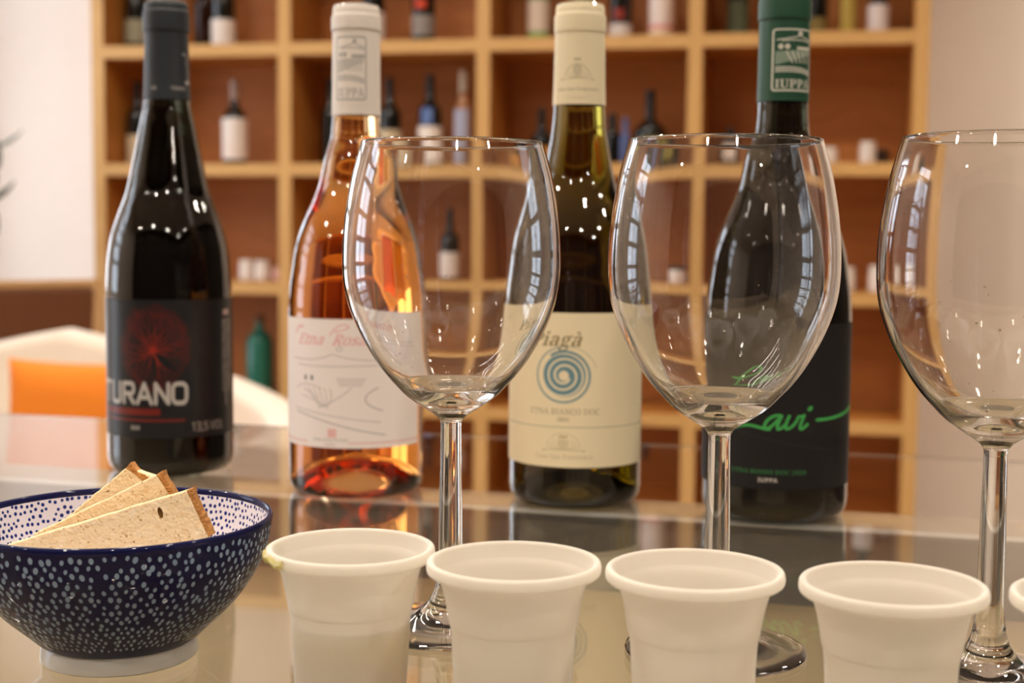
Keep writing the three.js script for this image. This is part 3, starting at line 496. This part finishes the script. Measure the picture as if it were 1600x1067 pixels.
// ---------------------------------------------------------------- plastic tasting cups
{
  const outer = [[17.2, 0.3], [17.6, 1.2], [17.9, 6], [18.3, 14], [18.6, 22], [19.0, 28], [19.3, 33], [19.7, 36.2], [20.05, 36.9], [20.3, 37.6], [21.1, 43.2], [21.9, 47.2], [22.9, 50.4], [24.1, 52.6]];
  const wall = []; for (let i = 0; i < outer.length - 1; i++) wall.push(outer[i]);
  const rib = []; for (let y = 6; y < 34; y += 2.0) { const r = 17.9 + (y - 6) / 28 * 1.45; rib.push([r, y], [r + 0.06, y + 0.7], [r + 0.06, y + 1.2]); }
  const side = [[17.2, 0.3], [17.6, 1.2], [17.8, 4], ...rib, [19.5, 34.6], [19.75, 36.5], [19.92, 36.9], [20.1, 37.4], ...smooth([[20.25, 38.2], [21.1, 43.2], [21.9, 47.2], [22.9, 50.4], [24.1, 52.6]], 20)];
  const lip = smooth([[24.9, 53.1], [26.2, 53.0], [27.1, 53.7], [27.25, 55.2], [26.9, 56.6], [26.0, 57.1], [25.1, 56.6], [24.7, 55.4], [24.3, 54.2]], 40);
  const inside = smooth([[23.6, 52.4], [22.4, 50.2], [21.4, 47], [20.6, 43.2], [19.8, 37.4], [18.1, 22], [17.2, 4]], 30);
  const g = lathe([[0, 0.9], [15, 0.9], [16.2, 0], [16.9, 0], ...side, ...lip, ...inside, [16.4, 1.7], [0, 1.7]], 96);
  const oil = (top) => { const rr = (y) => 16.9 + (y - 4) / 33 * 2.5; return lathe([[0, 1.9], [16.1, 1.9], [16.8, 4], [rr(top), top], [rr(top) - 0.8, top - 0.5], [0, top - 0.6]], 64); };
  const oilA = oil(33), oilB = oil(15);
  const list = [[-0.0516, -0.4427, 'white plastic tasting cup with yellow oil on its rim, leftmost of the row', oilA], [0.0012, -0.4254, 'white plastic tasting cup in front of the left wine glass and cream-labelled bottle', oilB], [0.0564, -0.4168, 'white plastic tasting cup in front of the middle wine glass stem', oilB], [0.1128, -0.4019, 'white plastic tasting cup left of the right-hand wine glass stem', oilB], [0.1710, -0.3882, 'white plastic tasting cup cut off at the right picture edge', oilB]];
  list.forEach(([x, z, label, og], i) => {
    const t = thing('tasting_cup', label, 'cup', [x, TABLE, z]); mesh('cup_body', g, M.cup, t); mesh('oil', og, M.oil, t);
    if (!i) {                                            // oil that ran over the left of the rim
      const arc = []; for (let k = 0; k <= 20; k++) { const a = R(-105 + 62 * k / 20); arc.push(new THREE.Vector3(Math.sin(a) * 27.1 * mm, (54.9 + 0.4 * Math.sin(k)) * mm, Math.cos(a) * 27.1 * mm)); }
      mesh('oil_drip', new THREE.TubeGeometry(new THREE.CatmullRomCurve3(arc), 40, 1.25 * mm, 10), M.smear, t);
    }
  });
}

// ---------------------------------------------------------------- bowl of bread
{
  const x = -0.1455, z = -0.5080, t = thing('bowl', 'small dark blue bowl with pale dots outside and blue dots inside, holding bread', 'bowl', [x, TABLE, z]);
  const outer = smooth([[26.5, 6.2], [29.2, 7.6], [34.5, 12.5], [41.2, 18.8], [46.8, 25.5], [51.6, 33.5], [54.7, 41], [56.4, 50.5]], 60);
  const inner = smooth([[54.6, 50.5], [52.6, 41], [49.3, 33.5], [44.4, 25.5], [37.6, 18.0], [28, 12.2], [18, 8.8], [0.05, 7.8]], 60);
  const dots = (w, h, bg, fg, cols, rows, rx, ry, y0, y1) => canvas(w, h, (g) => {   // hand-set dots in loose staggered rows
    g.fillStyle = bg; g.fillRect(0, 0, w, h); g.fillStyle = fg;
    let s = 5; const r2 = () => { s = (s * 1103515245 + 12345) % 2147483648; return s / 2147483648; };
    for (let j = 0; j < rows; j++) for (let i = 0; i < cols; i++) {
      const px = (i + (j % 2) * 0.5 + (r2() - 0.5) * 0.42) * w / cols, py = h * (y0 + (y1 - y0) * (j + 0.5 + (r2() - 0.5) * 0.55) / rows), k = 0.8 + 0.4 * r2(), tilt = (r2() - 0.5) * 0.5; if (r2() < 0.04) continue;
      for (const o of [-w, 0, w]) { g.beginPath(); g.ellipse(px + o, py, rx * k, ry * k, tilt, 0, 7); g.fill(); }
    }
  });
  const outT = dots(2048, 384, '#0d1036', '#8296ae', 98, 16, 4.7, 7.6, 0.01, 0.87), inT = dots(2048, 512, '#dcd6de', '#1d2c70', 140, 30, 3.9, 4.4, 0.01, 1);
  const glaze = { roughness: 0.6, specularIntensity: 0.1, clearcoat: 0.5, clearcoatRoughness: 0.04 };
  mesh('bowl_outside', lathe(outer, 128), phy({ map: outT, ...glaze }), t);
  mesh('bowl_inside', lathe(inner, 128), phy({ map: inT, ...glaze }), t);
  mesh('rim', lathe([[54.6, 50.5], [54.65, 51.8], [55.1, 52.6], [55.7, 52.9], [56.3, 52.5], [56.6, 51.6], [56.4, 50.5]].reverse(), 128), phy({ color: '#12153f', ...glaze }), t);
  mesh('foot', lathe([[0, 6.8], [23, 6.2], [24.5, 0.6], [25.5, 0], [27.8, 0], [28.6, 0.7], [28.3, 4], [27.2, 6.6], [26.4, 7.2]], 96), phy({ color: '#d9d4cc', ...glaze }), t);
}
{
  const crumb = canvas(1024, 1024, (g, w, h) => {
    g.fillStyle = '#ecd2a8'; g.fillRect(0, 0, w, h);
    let s = 3; const r2 = () => { s = (s * 1103515245 + 12345) % 2147483648; return s / 2147483648; };
    for (let k = 0; k < 1600; k++) { g.globalAlpha = 0.10 + r2() * 0.18; g.fillStyle = ['#f6e4c4', '#d8ae76', '#e4c491', '#f4e4c8'][k % 4]; g.beginPath(); g.ellipse(r2() * w, r2() * h, 4 + r2() * 26, 3 + r2() * 16, r2() * 3, 0, 7); g.fill(); }
    for (let k = 0; k < 520; k++) { g.globalAlpha = 0.25 + r2() * 0.45; g.fillStyle = ['#a97e45', '#b98a4e', '#8e6533'][k % 3]; g.beginPath(); g.ellipse(r2() * w, r2() * h, 2 + r2() * 6, 2 + r2() * 4, r2() * 3, 0, 7); g.fill(); }
    g.globalAlpha = 1;
  });
  crumb.wrapS = crumb.wrapT = THREE.RepeatWrapping;
  const bumpN = 256, bd = new Uint8Array(bumpN * bumpN * 4); for (let y = 0; y < bumpN; y++) for (let x = 0; x < bumpN; x++) { const v = 128 + 60 * noise.noise(x / 9, y / 9, 1) + 50 * noise.noise(x / 3.5, y / 3.5, 4), o = (y * bumpN + x) * 4; bd[o] = bd[o + 1] = bd[o + 2] = v; bd[o + 3] = 255; }
  const bump = new THREE.DataTexture(bd, bumpN, bumpN); bump.wrapS = bump.wrapT = THREE.MirroredRepeatWrapping; bump.magFilter = THREE.LinearFilter; bump.needsUpdate = true;
  const crumbM = std(0xffffff, 0.9, { map: crumb, bumpMap: bump, bumpScale: 0.0007 }), crustM = std(0xffffff, 0.8, { map: mottle('#d09850', '#a06228', 9), bumpMap: bump, bumpScale: 0.0016 });
  // outline in mm, y up, from the left tip; the last edges lie hidden in the bowl
  const slice = (label, pos, turn, lean, pts, holes, crustFrom, crustTo) => {
    const t = thing('bread_slice', label, 'bread', pos, turn); t.rotation.order = 'YXZ'; t.rotation.x = lean;
    const n = pts.length, edge = [];
    for (let i = 0; i < n; i++) { const [ax, ay] = pts[i], [bx, by] = pts[(i + 1) % n], L = Math.hypot(bx - ax, by - ay), k = Math.max(1, Math.round(L / 2.2)); for (let j = 0; j < k; j++) { const f = j / k, w = (j ? 0.35 : 0) * noise.noise(ax + f * 9, ay + i * 3, pos[0] * 90); edge.push(new THREE.Vector2((ax + (bx - ax) * f - (by - ay) / L * w) * mm, (ay + (by - ay) * f + (bx - ax) / L * w) * mm)); } }
    const sh = new THREE.Shape(edge);
    for (const [hx, hy, rx, ry] of holes) { const p = new THREE.Path(); p.absellipse(hx * mm, hy * mm, rx * mm, ry * mm, 0, Math.PI * 2, true, 0.3); sh.holes.push(p); }
    const g = new THREE.ExtrudeGeometry(sh, { depth: 5.4 * mm, bevelEnabled: true, bevelThickness: 0.7 * mm, bevelSize: 0.6 * mm, bevelOffset: -0.6 * mm, bevelSegments: 2, curveSegments: 10 }); g.translate(0, 0, -6.1 * mm);
    const uv = g.attributes.uv, p = g.attributes.position; for (let i = 0; i < uv.count; i++) uv.setXY(i, p.getX(i) * 14 + pos[2] * 7, (p.getY(i) + p.getZ(i) * 0.7) * 14);
    mesh('crumb', g, crumbM, t);
    if (holes.length) mesh('hole_floor', join(holes.map(([hx, hy, rx, ry]) => new THREE.BoxGeometry(rx * 2.4 * mm, ry * 2.4 * mm, 2 * mm).translate(hx * mm, hy * mm, -3.4 * mm))), std('#b08a52', 0.95), t);
    const c = [], a = pts[crustFrom], b = pts[crustTo]; // the crust: a browned strip along the short edge
    const dx = b[0] - a[0], dy = b[1] - a[1], L = Math.hypot(dx, dy), nx = -dy / L, ny = dx / L; const s2 = new THREE.Shape(), m = 14;
    for (let i = 0; i <= m; i++) { const f = i / m, o = 0.35 + 0.3 * noise.noise(i * 0.7, 2, pos[0] * 50); s2[i ? 'lineTo' : 'moveTo']((a[0] + dx * f + nx * o) * mm, (a[1] + dy * f + ny * o) * mm); }
    for (let i = m; i >= 0; i--) { const f = i / m, o = -1.5 - 2.2 * Math.abs(noise.noise(i * 0.9, 7, pos[0] * 50)); s2.lineTo((a[0] + dx * f + nx * o) * mm, (a[1] + dy * f + ny * o) * mm); }
    const cg = new THREE.ExtrudeGeometry(s2, { depth: 5.5 * mm, bevelEnabled: true, bevelThickness: 0.7 * mm, bevelSize: 0.4 * mm, bevelOffset: -0.4 * mm, bevelSegments: 2 }); cg.translate(0, 0, -6.1 * mm);
    const cu = cg.attributes.uv, cp = cg.attributes.position; for (let i = 0; i < cu.count; i++) cu.setXY(i, cp.getX(i) * 30, (cp.getY(i) + cp.getZ(i)) * 30);
    mesh('crust', cg, crustM, t);
  };
  slice('front triangular bread slice with a browned crust, nearest in the bowl', [-0.1811, TABLE + 0.0448, -0.4920], 0.05, -0.1, [[0, 0], [64, 19.6], [71.9, 2.7], [64, -16], [46, -29], [26, -29], [10, -13]], [[54.5, 11.4, 1.5, 2.7], [58, 8, 0.5, 0.8], [63, 4.5, 0.5, 0.9]], 2, 1);
  slice('middle triangular bread slice standing between the two others', [-0.1757, TABLE + 0.0461, -0.5040], 0.02, -0.1, [[0, 0], [45.0, 22.2], [58.5, 1], [56, -14], [42, -30], [22, -30], [6, -12]], [], 2, 1);
  slice('rear triangular bread slice, highest at the back of the bowl', [-0.1689, TABLE + 0.0485, -0.5160], 0.0, -0.1, [[0, 0], [23.8, 20.2], [33.6, 17.2], [50, 0], [46, -18], [36, -31], [16, -31], [2, -12]], [[17, 11.2, 1.7, 0.8]], 3, 1);
}

scene.traverse((o) => { if (o.isLight && o.castShadow !== undefined && !o.isRectAreaLight) o.castShadow = true; });
renderer.render(scene, camera);
